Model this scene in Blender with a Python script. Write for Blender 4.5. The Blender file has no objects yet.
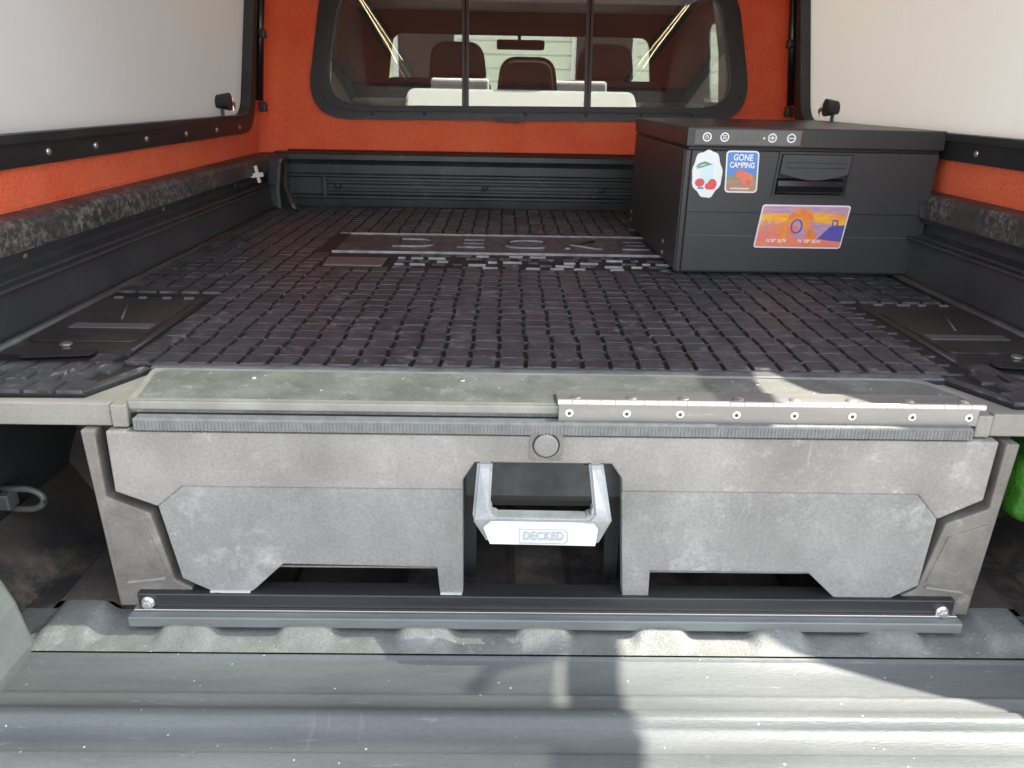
import bpy, bmesh, math, random
from mathutils import Vector, Matrix, Euler
from mathutils.geometry import tessellate_polygon
R = math.radians
random.seed(7)
SC = bpy.context.scene
COL = SC.collection

# ------------------------------------------------------------------ camera
def make_camera():
    ya, p, ro = R(.89), R(21.02), .0186
    f = Vector((math.sin(ya)*math.cos(p), math.cos(ya)*math.cos(p), -math.sin(p)))
    r = Vector((math.cos(ya), -math.sin(ya), 0))
    u = r.cross(f)
    c, s = math.cos(ro), math.sin(ro)
    r2 = r*c + u*s
    u2 = u*c - r*s
    m = Matrix(((r2.x, u2.x, -f.x, -.0675), (r2.y, u2.y, -f.y, 0.0), (r2.z, u2.z, -f.z, .36), (0, 0, 0, 1)))
    cd = bpy.data.cameras.new('camera')
    cd.sensor_width = 36; cd.lens = 756.2/1024*36
    cd.clip_start = .02; cd.clip_end = 500
    co = bpy.data.objects.new('camera', cd)
    co.matrix_world = m
    COL.objects.link(co)
    SC.camera = co
make_camera()

# ------------------------------------------------------------------ light
SUN = Vector((.58, .10, 1.0)).normalized()       # direction towards the sun
w = bpy.data.worlds.new('World'); SC.world = w; w.use_nodes = True
nt = w.node_tree
bg = nt.nodes['Background']
sky = nt.nodes.new('ShaderNodeTexSky'); sky.sky_type = 'NISHITA'; sky.sun_disc = False
sky.sun_elevation = math.asin(SUN.z)
sky.sun_rotation = math.atan2(SUN.x, SUN.y)
hs = nt.nodes.new('ShaderNodeHueSaturation'); hs.inputs['Saturation'].default_value = .42
nt.links.new(sky.outputs[0], hs.inputs['Color']); nt.links.new(hs.outputs[0], bg.inputs[0]); bg.inputs[1].default_value = .15
sl = bpy.data.lights.new('sun', 'SUN'); sl.energy = 3.1; sl.angle = R(.6); sl.color = (1, .95, .86)
so = bpy.data.objects.new('sun', sl); so.rotation_euler = SUN.to_track_quat('Z', 'Y').to_euler(); so.location = (2, 0, 4)
COL.objects.link(so)
SC.view_settings.view_transform = 'Standard'; SC.view_settings.look = 'None'
SC.view_settings.gamma = 1; SC.view_settings.use_curve_mapping = False
SC.view_settings.exposure = 2.28
SC.render.engine = 'CYCLES'
SC.cycles.max_bounces = 10; SC.cycles.diffuse_bounces = 6; SC.cycles.transparent_max_bounces = 12

# ------------------------------------------------------------------ materials
M = {}
def mat(name, col, rough=.6, var=None, vs=6, vlo=.35, vhi=.65, bump=0, bs=200, metal=0, spec=.5, dust=None, ds=60, dlo=.58, dhi=.75,
        stretch=None, coat=0, scratch=None, emis=None, bd=.0015, rvar=0, grain=0, gs=420, specks=None, sps=60):
    m = bpy.data.materials.new(name); m.use_nodes = True
    n = m.node_tree.nodes; l = m.node_tree.links
    b = n['Principled BSDF']
    b.inputs['Roughness'].default_value = rough
    b.inputs['Metallic'].default_value = metal
    b.inputs['Specular IOR Level'].default_value = spec
    b.inputs['Coat Weight'].default_value = coat
    b.inputs['Base Color'].default_value = (*col, 1)
    tc = n.new('ShaderNodeNewGeometry'); mp = n.new('ShaderNodeMapping'); l.new(tc.outputs['Position'], mp.inputs[0])
    if stretch: mp.inputs['Scale'].default_value = stretch
    cur = None
    def noise(scale, detail=5, rgh=.6, src=None):
        t = n.new('ShaderNodeTexNoise'); t.inputs['Scale'].default_value = scale; t.inputs['Detail'].default_value = detail
        t.inputs['Roughness'].default_value = rgh
        l.new((src or mp).outputs[0], t.inputs[0]); return t
    def ramp(src, lo, hi):
        r = n.new('ShaderNodeMapRange'); r.inputs['From Min'].default_value = lo; r.inputs['From Max'].default_value = hi
        l.new(src, r.inputs['Value']); return r.outputs[0]
    def mixc(f, a, bb):
        x = n.new('ShaderNodeMix'); x.data_type = 'RGBA'
        l.new(f, x.inputs[0])
        if isinstance(a, tuple): x.inputs[6].default_value = (*a, 1)
        else: l.new(a, x.inputs[6])
        if isinstance(bb, tuple): x.inputs[7].default_value = (*bb, 1)
        else: l.new(bb, x.inputs[7])
        return x.outputs[2]
    cur = col
    if var:
        t = noise(vs); cur = mixc(ramp(t.outputs[0], vlo, vhi), cur, var)
    if dust:
        t = noise(ds, 8, .75); t2 = noise(vs*.7+1, 3, .5)
        mu = n.new('ShaderNodeMath'); mu.operation = 'MULTIPLY'
        l.new(ramp(t.outputs[0], dlo, dhi), mu.inputs[0]); l.new(ramp(t2.outputs[0], .4, .6), mu.inputs[1])
        cur = mixc(mu.outputs[0], cur, dust)
    if scratch:
        mp2 = n.new('ShaderNodeMapping'); mp2.inputs['Scale'].default_value = (60, 8, 7); mp2.inputs['Rotation'].default_value = (0, -.75, 0)
        l.new(tc.outputs['Position'], mp2.inputs[0])
        t = noise(1.6, 3, .5, mp2); t2 = noise(5, 2, .5)
        mu = n.new('ShaderNodeMath'); mu.operation = 'MULTIPLY'
        l.new(ramp(t.outputs[0], .62, .78), mu.inputs[0]); l.new(ramp(t2.outputs[0], .5, .68), mu.inputs[1])
        cur = mixc(mu.outputs[0], cur, scratch)
    if specks:
        v = n.new('ShaderNodeTexVoronoi'); v.inputs['Scale'].default_value = sps; l.new(tc.outputs['Position'], v.inputs[0])
        sp = n.new('ShaderNodeSeparateColor'); l.new(v.outputs['Color'], sp.inputs[0])
        th = n.new('ShaderNodeMath'); th.operation = 'MULTIPLY'; th.inputs[1].default_value = .11; l.new(sp.outputs[0], th.inputs[0])
        lt = n.new('ShaderNodeMath'); lt.operation = 'LESS_THAN'; l.new(v.outputs['Distance'], lt.inputs[0]); l.new(th.outputs[0], lt.inputs[1])
        gt = n.new('ShaderNodeMath'); gt.operation = 'GREATER_THAN'; gt.inputs[1].default_value = .55; l.new(sp.outputs[1], gt.inputs[0])
        mm = n.new('ShaderNodeMath'); mm.operation = 'MULTIPLY'; l.new(lt.outputs[0], mm.inputs[0]); l.new(gt.outputs[0], mm.inputs[1])
        cur = mixc(mm.outputs[0], cur, specks)
    if grain:
        t = noise(gs, 3, .7); r = n.new('ShaderNodeMapRange'); r.inputs['From Min'].default_value = .32; r.inputs['From Max'].default_value = .68
        r.inputs['To Min'].default_value = 1-grain; r.inputs['To Max'].default_value = 1+grain
        l.new(t.outputs[0], r.inputs['Value'])
        x = n.new('ShaderNodeMix'); x.data_type = 'RGBA'; x.blend_type = 'MULTIPLY'; x.inputs[0].default_value = 1
        if isinstance(cur, tuple): x.inputs[6].default_value = (*cur, 1)
        else: l.new(cur, x.inputs[6])
        l.new(r.outputs[0], x.inputs[7]); cur = x.outputs[2]
    if not isinstance(cur, tuple): l.new(cur, b.inputs['Base Color'])
    if rvar:
        t = noise(vs*1.7, 4); r = n.new('ShaderNodeMapRange'); r.inputs['From Min'].default_value = .3; r.inputs['From Max'].default_value = .7
        r.inputs['To Min'].default_value = rough-rvar; r.inputs['To Max'].default_value = rough+rvar
        l.new(t.outputs[0], r.inputs['Value']); l.new(r.outputs[0], b.inputs['Roughness'])
    if bump:
        t = noise(bs, 3, .6); bp = n.new('ShaderNodeBump'); bp.inputs['Strength'].default_value = bump; bp.inputs['Distance'].default_value = bd
        l.new(t.outputs[0], bp.inputs['Height']); l.new(bp.outputs[0], b.inputs['Normal'])
    if emis:
        b.inputs['Emission Color'].default_value = (*emis[0], 1); b.inputs['Emission Strength'].default_value = emis[1]
    M[name] = m
    return m
def glassy(name, tint, refl, rough=0.0, dirt=0):
    m = bpy.data.materials.new(name); m.use_nodes = True
    n = m.node_tree.nodes; l = m.node_tree.links; n.clear()
    o = n.new('ShaderNodeOutputMaterial'); mx = n.new('ShaderNodeMixShader')
    t = n.new('ShaderNodeBsdfTransparent'); t.inputs[0].default_value = (*tint, 1)
    g = n.new('ShaderNodeBsdfGlossy'); g.inputs['Roughness'].default_value = rough
    lw = n.new('ShaderNodeLayerWeight'); lw.inputs[0].default_value = .5
    pw = n.new('ShaderNodeMath'); pw.operation = 'POWER'; pw.inputs[1].default_value = 5
    ad = n.new('ShaderNodeMath'); ad.operation = 'ADD'; ad.inputs[1].default_value = refl; ad.use_clamp = True
    l.new(lw.outputs['Facing'], pw.inputs[0]); l.new(pw.outputs[0], ad.inputs[0]); l.new(ad.outputs[0], mx.inputs[0]); l.new(t.outputs[0], mx.inputs[1]); l.new(g.outputs[0], mx.inputs[2])
    if dirt:
        df = n.new('ShaderNodeBsdfDiffuse'); df.inputs[0].default_value = (.6, .55, .52, 1); m2 = n.new('ShaderNodeMixShader'); m2.inputs[0].default_value = dirt
        l.new(mx.outputs[0], m2.inputs[1]); l.new(df.outputs[0], m2.inputs[2]); l.new(m2.outputs[0], o.inputs[0])
    else: l.new(mx.outputs[0], o.inputs[0])
    M[name] = m; return m

mat('face_plastic', (.165, .153, .137), .62, var=(.275, .258, .235), vs=6, vlo=.3, vhi=.7, bump=.6, bs=420, dust=(.42, .40, .375), ds=20, dlo=.53, dhi=.72, scratch=(.34, .33, .31), bd=.0014, grain=.14, gs=240)
mat('face_lower', (.150, .144, .134), .60, var=(.255, .246, .232), vs=6, vlo=.3, vhi=.7, bump=.6, bs=420, dust=(.40, .39, .37), ds=16, dlo=.51, dhi=.72, scratch=(.36, .355, .345), bd=.0014, grain=.14, gs=240)  # face_plastic copy, slightly darker and cooler: light difference painted into the colour
mat('post_plastic', (.105, .093, .082), .5, var=(.19, .17, .148), vs=14, bump=.3, bs=500, dust=(.3, .28, .26), ds=24, dlo=.55, grain=.15)
mat('deck_plastic', (.10, .104, .09), .6, var=(.165, .168, .148), vs=14, bump=.4, bs=300, dust=(.34, .34, .30), ds=44, dlo=.54, grain=.2, specks=(.5, .5, .45), sps=60)
mat('deck_edge', (.26, .25, .22), .6, var=(.2, .19, .17), vs=20, bump=.2, bs=300)
mat('wing_plastic', (.20, .185, .16), .6, var=(.25, .23, .20), vs=12, bump=.3, bs=400, grain=.15)
mat('rubber', (.032, .032, .036), .40, var=(.055, .054, .059), vs=12, bump=.5, bs=300, dust=(.34, .34, .34), ds=36, dlo=.53, dhi=.74, rvar=.09, grain=.18, specks=(.3, .3, .3), sps=70)
mat('rubber_glint_dim', (.12, .115, .118), .4, var=(.03, .028, .028), vs=30, bump=.2, bs=300)  # paler rubber: faint glints on pad fronts and row ribs painted as colour
mat('rubber_glint_bright', (.36, .35, .34), .45, var=(.2, .19, .19), vs=40)  # pale rubber: painted glints for letter fronts, plate border and dashes
mat('border_rubber', (.07, .07, .075), .5, var=(.12, .12, .125), vs=30, bump=.5, bs=200, dust=(.3, .3, .29), ds=60, grain=.2)
mat('rubber_base', (.010, .009, .009), .6, bump=.3, bs=300, dust=(.07, .07, .065), ds=60)
mat('rubber_glint', (.12, .115, .115), .28, bump=.1, bs=300)
mat('tray_plastic', (.028, .024, .022), .42, var=(.045, .04, .036), vs=5, bump=.2, bs=300, dust=(.13, .12, .11), ds=22, dlo=.55, rvar=.06)
mat('torn_plastic', (.5, .49, .46), .7)
mat('mullion_brown', (.07, .05, .045), .4)
mat('recess_plastic', (.05, .05, .052), .45, var=(.10, .10, .102), vs=16, bump=.2, bs=200, grain=.1)
mat('dark_plastic', (.016, .016, .017), .5, var=(.03, .03, .03), vs=8, bump=.15, bs=300)
mat('seal_rubber', (.12, .12, .118), .7, var=(.16, .16, .155), vs=60, bump=.6, bs=260)
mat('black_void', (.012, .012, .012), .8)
mat('bed_paint', (.030, .031, .033), .38, var=(.05, .05, .05), vs=4, bump=.3, bs=420, dust=(.11, .11, .105), ds=26, rvar=.08)
mat('bed_dirty', (.035, .032, .03), .65, var=(.10, .08, .065), vs=5, bump=.4, bs=120, dust=(.26, .20, .15), ds=14, dlo=.48, grain=.2)
mat('rail_cap', (.034, .030, .029), .5, var=(.06, .052, .048), vs=8, bump=.8, bs=260, dust=(.27, .25, .235), ds=70, dlo=.47, dhi=.68, bd=.002, grain=.2)
mat('headboard', (.026, .028, .028), .36, var=(.05, .052, .05), vs=6, bump=.25, bs=240, dust=(.2, .2, .2), ds=24, dlo=.6)
mat('floor_liner', (.13, .135, .122), .6, var=(.19, .195, .178), vs=16, bump=.8, bs=330, dust=(.36, .36, .33), ds=70, dlo=.54, grain=.2, specks=(.5, .5, .45), sps=90)
mat('tailgate_plastic', (.072, .078, .076), .44, var=(.135, .14, .135), vs=4, bump=.25, bs=260, stretch=(.3, 2.0, 2.0), dust=(.26, .26, .24), ds=40, dlo=.60, dhi=.74, scratch=(.18, .18, .18), rvar=.08, grain=.12, specks=(.45, .45, .42), sps=80, spec=.3)
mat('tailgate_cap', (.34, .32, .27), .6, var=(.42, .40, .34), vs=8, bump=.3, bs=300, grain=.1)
mat('jamb_paint', (.10, .107, .103), .5, var=(.17, .175, .168), vs=7, bump=.3, bs=200, dust=(.26, .26, .24), ds=40, grain=.1)
mat('alu_dark', (.03, .03, .032), .35, var=(.045, .045, .045), vs=10, metal=.3, stretch=(.3, 4, 4))
mat('alu_grey', (.15, .16, .15), .45, var=(.2, .21, .2), vs=14, metal=.2, bump=.1, bs=200, stretch=(.5, 3, 3))
mat('steel', (.62, .60, .58), .32, var=(.5, .48, .46), vs=10, metal=1, stretch=(.2, 3, 3), rvar=.06)
mat('hinge_steel', (.26, .243, .225), .42, var=(.20, .19, .178), vs=8, metal=.35, stretch=(.3, 3, 3), bump=.1, bs=200, dust=(.4, .38, .35), ds=50, rvar=.05)
mat('hinge_bright', (.55, .53, .50), .45, metal=.5)
mat('bolt_steel', (.72, .71, .68), .3, metal=.9)
mat('screw_dark', (.05, .05, .05), .4, metal=.6)
mat('handle_alu', (.22, .225, .22), .5, var=(.32, .325, .32), vs=16, metal=.4, bump=.2, bs=300, rvar=.06, grain=.08)
mat('handle_face', (.5, .5, .5), .4, bump=.1, bs=300)
mat('handle_print', (.30, .30, .31), .5)
mat('carpet', (.98, .195, .085), .95, var=(.93, .155, .068), vs=7, bump=1, bs=300, spec=.1, dust=(.98, .24, .14), ds=160, dlo=.48, dhi=.68, bd=.006, grain=.16, gs=240)
mat('frame_black', (.016, .016, .017), .42, var=(.026, .026, .026), vs=10, bump=.1, bs=200)
mat('strut_black', (.012, .012, .013), .25)
mat('fridge_black', (.036, .035, .034), .44, var=(.040, .039, .038), vs=10, bump=.12, bs=900, bd=.0005)
mat('fridge_lid', (.032, .031, .03), .38, bump=.12, bs=900, bd=.0005)
mat('fridge_seam', (.006, .006, .006), .5)
mat('fridge_line', (.10, .10, .10), .35)
mat('panel_gloss', (.012, .012, .014), .08, coat=1)
mat('latch_grey', (.05, .05, .05), .5, bump=.2, bs=500)
mat('latch_gloss', (.01, .01, .011), .18)
mat('white_print', (.85, .85, .85), .5)
mat('sticker_white', (.82, .82, .80), .4)
mat('sticker_blue', (.10, .26, .62), .4)
mat('sticker_green', (.20, .30, .16), .4)
mat('sticker_brown', (.40, .20, .14), .4, var=(.5, .28, .16), vs=60)
mat('sticker_orange', (.80, .22, .10), .4, var=(.7, .12, .07), vs=50)
mat('sticker_cyan', (.62, .82, .82), .4)
mat('sticker_red', (.75, .08, .07), .4)
mat('sticker_leaf', (.16, .32, .20), .4)
mat('plate_violet', (.34, .28, .55), .25, var=(.75, .35, .25), vs=24, stretch=(1, 1, 6), coat=.4)
mat('plate_yellow', (.95, .55, .05), .25, var=(.95, .30, .05), vs=30, stretch=(1, 1, 5), coat=.4)
mat('plate_orange', (.85, .28, .08), .25, var=(.8, .20, .20), vs=26, stretch=(1, 1, 4), coat=.4)
mat('plate_arch', (.80, .20, .04), .3, var=(.92, .34, .06), vs=50, coat=.4)
mat('plate_blue', (.12, .10, .38), .25, coat=.4)
mat('plate_ink', (.10, .08, .40), .3)
mat('plate_rim', (.80, .74, .80), .3)
mat('clamp_white', (.75, .72, .66), .5)
mat('green_fabric', (.06, .25, .02), .6, var=(.03, .13, .012), vs=10, bump=.6, bs=40, bd=.01)
mat('cover_white', (.88, .90, .94), .8, var=(.84, .86, .9), vs=5)
mat('seat_black', (.006, .006, .006), .8)
mat('cab_grey', (.16, .15, .15), .7, var=(.2, .19, .19), vs=4)
mat('cab_dark', (.03, .026, .025), .8)
mat('shell_white', (.6, .6, .6), .3)
mat('concrete', (.34, .33, .31), .9, var=(.28, .27, .25), vs=1.5, bump=.3, bs=60)
mat('siding', (.80, .84, .72), .7, var=(.74, .78, .66), vs=2)
mat('siding_trim', (.8, .8, .76), .6)
mat('led', (1, .8, .5), .5, emis=((1, .80, .50), 3.6))
glassy('window_glass', (.80, .78, .76), .075, dirt=.022)
glassy('cab_glass', (.84, .84, .82), .04)
glassy('clear_glass', (.9, .95, .92), 0)
glassy('hatch_glass', (.47, .505, .48), .02)
def white_panel():
    m = bpy.data.materials.new('door_panel_white'); m.use_nodes = True
    n = m.node_tree.nodes; l = m.node_tree.links; n.clear()
    o = n.new('ShaderNodeOutputMaterial'); mx = n.new('ShaderNodeMixShader'); mx.inputs[0].default_value = .34
    d = n.new('ShaderNodeBsdfDiffuse'); t = n.new('ShaderNodeBsdfTranslucent')
    tc = n.new('ShaderNodeTexCoord'); mp = n.new('ShaderNodeMapping'); mp.inputs['Scale'].default_value = (1, 40, 2)
    no = n.new('ShaderNodeTexNoise'); no.inputs['Scale'].default_value = 3
    r = n.new('ShaderNodeMix'); r.data_type = 'RGBA'; r.inputs[6].default_value = (.72, .705, .675, 1); r.inputs[7].default_value = (.69, .67, .64, 1)
    l.new(tc.outputs['Object'], mp.inputs[0]); l.new(mp.outputs[0], no.inputs[0]); l.new(no.outputs[0], r.inputs[0])
    l.new(r.outputs[2], d.inputs[0]); l.new(r.outputs[2], t.inputs[0])
    l.new(d.outputs[0], mx.inputs[1]); l.new(t.outputs[0], mx.inputs[2]); l.new(mx.outputs[0], o.inputs[0])
    M['door_panel_white'] = m
white_panel()

# ------------------------------------------------------------------ helpers
def link(name, me, m, parent=None, label=None, smooth=False):
    if m is not None: me.materials.append(M[m])
    if smooth:
        for p in me.polygons: p.use_smooth = True
    o = bpy.data.objects.new(name, me); COL.objects.link(o)
    if parent: o.parent = parent
    if label: o['label'] = label
    return o
def bmobj(name, bm, m, parent=None, label=None, smooth=False):
    bmesh.ops.recalc_face_normals(bm, faces=bm.faces)
    me = bpy.data.meshes.new(name); bm.to_mesh(me); bm.free()
    return link(name, me, m, parent, label, smooth)
def empty(name, label, cat, group=None, loc=(0, 0, 0)):
    o = bpy.data.objects.new(name, None); o.empty_display_size = .05; COL.objects.link(o); o.location = loc
    o['label'] = label; o['category'] = cat
    if group: o['group'] = group
    return o
def addbox(bm, a, b, bev=0, seg=2, mtx=None):
    a = Vector(a); b = Vector(b)
    vs = [bm.verts.new((x, y, z)) for x in (a.x, b.x) for y in (a.y, b.y) for z in (a.z, b.z)]
    fs = [(0, 1, 3, 2), (4, 6, 7, 5), (0, 4, 5, 1), (2, 3, 7, 6), (0, 2, 6, 4), (1, 5, 7, 3)]
    faces = [bm.faces.new([vs[i] for i in f]) for f in fs]
    if bev:
        es = list({e for f in faces for e in f.edges})
        r = bmesh.ops.bevel(bm, geom=es, offset=bev, segments=seg, affect='EDGES', profile=.5)
        vs = list({v for f in bm.faces for v in f.verts if True}) if mtx else vs
    if mtx:
        if not bev: bmesh.ops.transform(bm, matrix=mtx, verts=vs)
        else: bmesh.ops.transform(bm, matrix=mtx, verts=bm.verts)
def box(name, a, b, m, parent=None, bev=.002, label=None, mtx=None):
    bm = bmesh.new(); addbox(bm, a, b, bev, 2, mtx); return bmobj(name, bm, m, parent, label)
def prism(bm, loops, fn, d0, d1):
    """loops: outer + holes, 2-D; fn(a, b, d) -> 3-D"""
    pts = [[Vector((a, b, 0)) for a, b in lp] for lp in loops]
    tris = tessellate_polygon(pts)
    flat = [p for lp in loops for p in lp]
    v0 = [bm.verts.new(fn(a, b, d0)) for a, b in flat]; v1 = [bm.verts.new(fn(a, b, d1)) for a, b in flat]
    for t in tris:
        try: bm.faces.new([v0[i] for i in t]); bm.faces.new([v1[i] for i in reversed(t)])
        except ValueError: pass
    k = 0
    for lp in loops:
        n = len(lp)
        for i in range(n):
            j = (i+1) % n
            bm.faces.new((v0[k+i], v0[k+j], v1[k+j], v1[k+i]))
        k += n
def XZ(y0=0): return lambda a, b, d: (a, y0+d, b)
def XY(z0=0): return lambda a, b, d: (a, b, z0+d)
def prob(name, loops, fn, d0, d1, m, parent=None, label=None, bev=0):
    bm = bmesh.new(); prism(bm, loops, fn, d0, d1)
    bmesh.ops.recalc_face_normals(bm, faces=bm.faces)
    if bev:
        es = [e for e in bm.edges if len(e.link_faces) == 2 and e.calc_face_angle(0) > .5]
        bmesh.ops.bevel(bm, geom=es, offset=bev, segments=2, affect='EDGES', profile=.5, clamp_overlap=True)
    return bmobj(name, bm, m, parent, label)
def rrect(x0, z0, x1, z1, r, n=6):
    out = []
    for cx, cz, a0 in ((x1-r, z1-r, 0), (x0+r, z1-r, 90), (x0+r, z0+r, 180), (x1-r, z0+r, 270)):
        for i in range(n+1):
            a = R(a0+90*i/n); out.append((cx+r*math.cos(a), cz+r*math.sin(a)))
    return out
def rpoly(pts, rs, n=8):
    """polygon with rounded corners"""
    out = []; N = len(pts)
    for i, p in enumerate(pts):
        p = Vector(p); a = Vector(pts[i-1]); b = Vector(pts[(i+1) % N]); r = rs[i] if isinstance(rs, (list, tuple)) else rs
        if r <= 0: out.append(tuple(p)); continue
        d1 = (a-p).normalized()*r; d2 = (b-p).normalized()*r
        for k in range(n+1):
            t = k/n; q = (p+d1)*(1-t)**2 + p*2*t*(1-t) + (p+d2)*t*t
            out.append((q.x, q.y))
    return out
def tube(bm, pts, r, n=10, cap=True):
    pts = [Vector(p) for p in pts]; rings = []
    rr = r if isinstance(r, (list, tuple)) else [r]*len(pts)
    up = Vector((0, 0, 1))
    for i, p in enumerate(pts):
        d = (pts[min(i+1, len(pts)-1)]-pts[max(i-1, 0)]).normalized()
        u = up if abs(d.dot(up)) < .95 else Vector((1, 0, 0))
        a = d.cross(u).normalized(); b = a.cross(d)
        rings.append([bm.verts.new(p + a*math.cos(2*math.pi*k/n)*rr[i] + b*math.sin(2*math.pi*k/n)*rr[i]) for k in range(n)])
    for i in range(len(rings)-1):
        for k in range(n):
            bm.faces.new((rings[i][k], rings[i][(k+1) % n], rings[i+1][(k+1) % n], rings[i+1][k]))
    if cap:
        bm.faces.new(rings[0]); bm.faces.new(rings[-1])
def tubeob(name, pts, r, m, parent=None, label=None, n=10):
    bm = bmesh.new(); tube(bm, pts, r, n); o = bmobj(name, bm, m, parent, label)
    for p in o.data.polygons: p.use_smooth = len(p.vertices) == 4
    return o
def profile_x(name, prof, x0, x1, m, parent=None, label=None, nx=1, thick=None, close=False, smooth=True):
    """extrude a (y,z) polyline along x"""
    bm = bmesh.new(); rows = []
    for i in range(nx+1):
        x = x0+(x1-x0)*i/nx
        rows.append([bm.verts.new((x, y, z)) for y, z in prof])
    n = len(prof)
    for i in range(nx):
        for j in range(n if close else n-1):
            k = (j+1) % n
            bm.faces.new((rows[i][j], rows[i][k], rows[i+1][k], rows[i+1][j]))
    if close:
        bm.faces.new(rows[0]); bm.faces.new(rows[-1])
    return bmobj(name, bm, m, parent, label, smooth and not close)
def profile_y(name, prof, y0, y1, m, parent=None, label=None, ny=1, bev=0):
    """extrude a closed (x,z) polygon along y"""
    bm = bmesh.new(); prism(bm, [prof], lambda a, b, d: (a, d, b), y0, y1)
    bmesh.ops.recalc_face_normals(bm, faces=bm.faces)
    if bev:
        es = [e for e in bm.edges if len(e.link_faces) == 2 and e.calc_face_angle(0) > .3]
        bmesh.ops.bevel(bm, geom=es, offset=bev, segments=2, affect='EDGES', profile=.5)
    return bmobj(name, bm, m, parent, label)
def text(name, body, size, m, parent, mtx, ext=.0003, bev=0, sx=1, label=None, off=0, spacing=1):
    c = bpy.data.curves.new(name, 'FONT'); c.body = body; c.size = size; c.extrude = ext; c.bevel_depth = bev; c.offset = off
    c.align_x = 'CENTER'; c.align_y = 'CENTER'; c.space_character = spacing
    o = bpy.data.objects.new(name, c); COL.objects.link(o)
    bpy.context.view_layer.update()
    dg = bpy.context.evaluated_depsgraph_get()
    me = bpy.data.meshes.new_from_object(o.evaluated_get(dg))
    bpy.data.objects.remove(o); 
    me.materials.clear()
    me.transform(mtx @ Matrix.Diagonal((sx, 1, 1, 1)))
    return link(name, me, m, parent, label)
FACE = Matrix.Rotation(R(90), 4, 'X')           # text lying in XZ, facing -Y
def T(x, y, z): return Matrix.Translation((x, y, z))
def disc(name, c, r, d, m, parent=None, axis='Y', n=20, dome=0, label=None):
    """short cylinder facing -Y (or +Z), with a small domed face"""
    bm = bmesh.new(); rings = []
    steps = [(1, 0), (1, d*.7), (.86, d), (.4, d+dome), (.001, d+dome*1.2)]
    for f, h in steps:
        row = []
        for k in range(n):
            a = 2*math.pi*k/n; u, v = r*f*math.cos(a), r*f*math.sin(a)
            p = (u, -h, v) if axis == 'Y' else ((u, v, h) if axis == 'Z' else (h if axis == 'X' else -h, u, v))
            row.append(bm.verts.new(Vector(c)+Vector(p)))
        rings.append(row)
    for i in range(len(rings)-1):
        for k in range(n): bm.faces.new((rings[i][k], rings[i][(k+1) % n], rings[i+1][(k+1) % n], rings[i+1][k]))
    bm.faces.new(rings[0]); 
    return bmobj(name, bm, m, parent, label)
def ring_flat(name, c, r0, r1, m, parent, n=24, d=.0006, fn=None):
    o = [(c[0]+r1*math.cos(2*math.pi*k/n), c[2]+r1*math.sin(2*math.pi*k/n)) for k in range(n)]
    i = [(c[0]+r0*math.cos(2*math.pi*k/n), c[2]+r0*math.sin(2*math.pi*k/n)) for k in range(n)]
    return prob(name, [o, i], XZ(c[1]), 0, -d, m, parent)

# ================================================================== ground and surroundings
GZ = -1.05
o = box('ground', (-60, -60, GZ-.2), (60, 60, GZ), 'concrete', bev=0); o['kind'] = 'structure'

# ================================================================== pickup truck
truck = empty('pickup_truck', 'pickup truck bed with weathered black walls, tailgate down and dark cab ahead', 'pickup truck', loc=(0, 0, 0))

# bed floor lip with rounded rib ends
def floor_lip():
    bm = bmesh.new(); cs = [-.478+.157*i for i in range(-1, 8)]
    nx, ny = 420, 12
    X = [-.86+1.72*i/nx for i in range(nx+1)]; Y = [.787+.085*j/ny for j in range(ny+1)]
    g = []
    for x in X:
        row = []
        for y in Y:
            d = min(abs(x-c) for c in cs)
            h = 1/(1+math.exp((d-.034)/.0032))
            ty = min(1, max(0, (y-.790)/.030)); ty = ty*ty*(3-2*ty)
            row.append(bm.verts.new((x, y, -.317 + .0145*h*ty)))
        g.append(row)
    for i in range(nx):
        for j in range(ny): bm.faces.new((g[i][j], g[i+1][j], g[i+1][j+1], g[i][j+1]))
    return bmobj('floor_lip', bm, 'floor_liner', truck, 'pale weathered lip of the bed floor with rounded rib ends', True)
floor_lip()
# bed floor behind (ribbed)
prof = []
x = -.86; bm = bmesh.new()
pts = []
for i in range(12):
    c = -.478-.157*2+.157*i
    pts += [(c-.05, -.317), (c-.036, -.304), (c+.036, -.304), (c+.05, -.317)]
rows = [[bm.verts.new((px, y, pz)) for px, pz in pts] for y in (.872, 2.62)]
for i in range(len(pts)-1): bm.faces.new((rows[0][i], rows[0][i+1], rows[1][i+1], rows[1][i]))
bmobj('bed_floor', bm, 'bed_dirty', truck)
box('floor_light_block', (-.95, .79, -.37), (.95, 2.66, -.335), 'bed_dirty', truck, bev=0)  # added under the bed floor to block light leaking from below
# tailgate (folded down): ridged inner skin
prof = [(.7865, -.340), (.7865, -.3190), (.7855, -.3182), (.7840, -.3185), (.7815, -.3215), (.7800, -.3225), (.7520, -.3250), (.7300, -.3258), (.7240, -.3250), (.7225, -.3225), (.7205, -.3215), (.7180, -.3220),
        (.7040, -.3228), (.6980, -.3215), (.6930, -.3165), (.6890, -.3148), (.6820, -.3143), (.6770, -.3155), (.6720, -.3215), (.6690, -.3240), (.6550, -.3262), (.6420, -.3275), (.6385, -.3270), (.6360, -.3238), (.6330, -.3228), (.6110, -.3230), (.6085, -.3238), (.6070, -.330)]
profile_x('tailgate', prof, -.80, .80, 'tailgate_plastic', truck, 'open tailgate with scuffed grey ridged inner skin', nx=40)
tg = [o for o in COL.objects if o.name == 'tailgate'][0]
prof = [(.604, -.334), (.603, -.3225), (.600, -.3195), (.590, -.3185), (.50, -.3185), (.42, -.321), (.30, -.321), (.20, -.3200), (.185, -.3300), (.18, -.36), (.604, -.36)]
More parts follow.
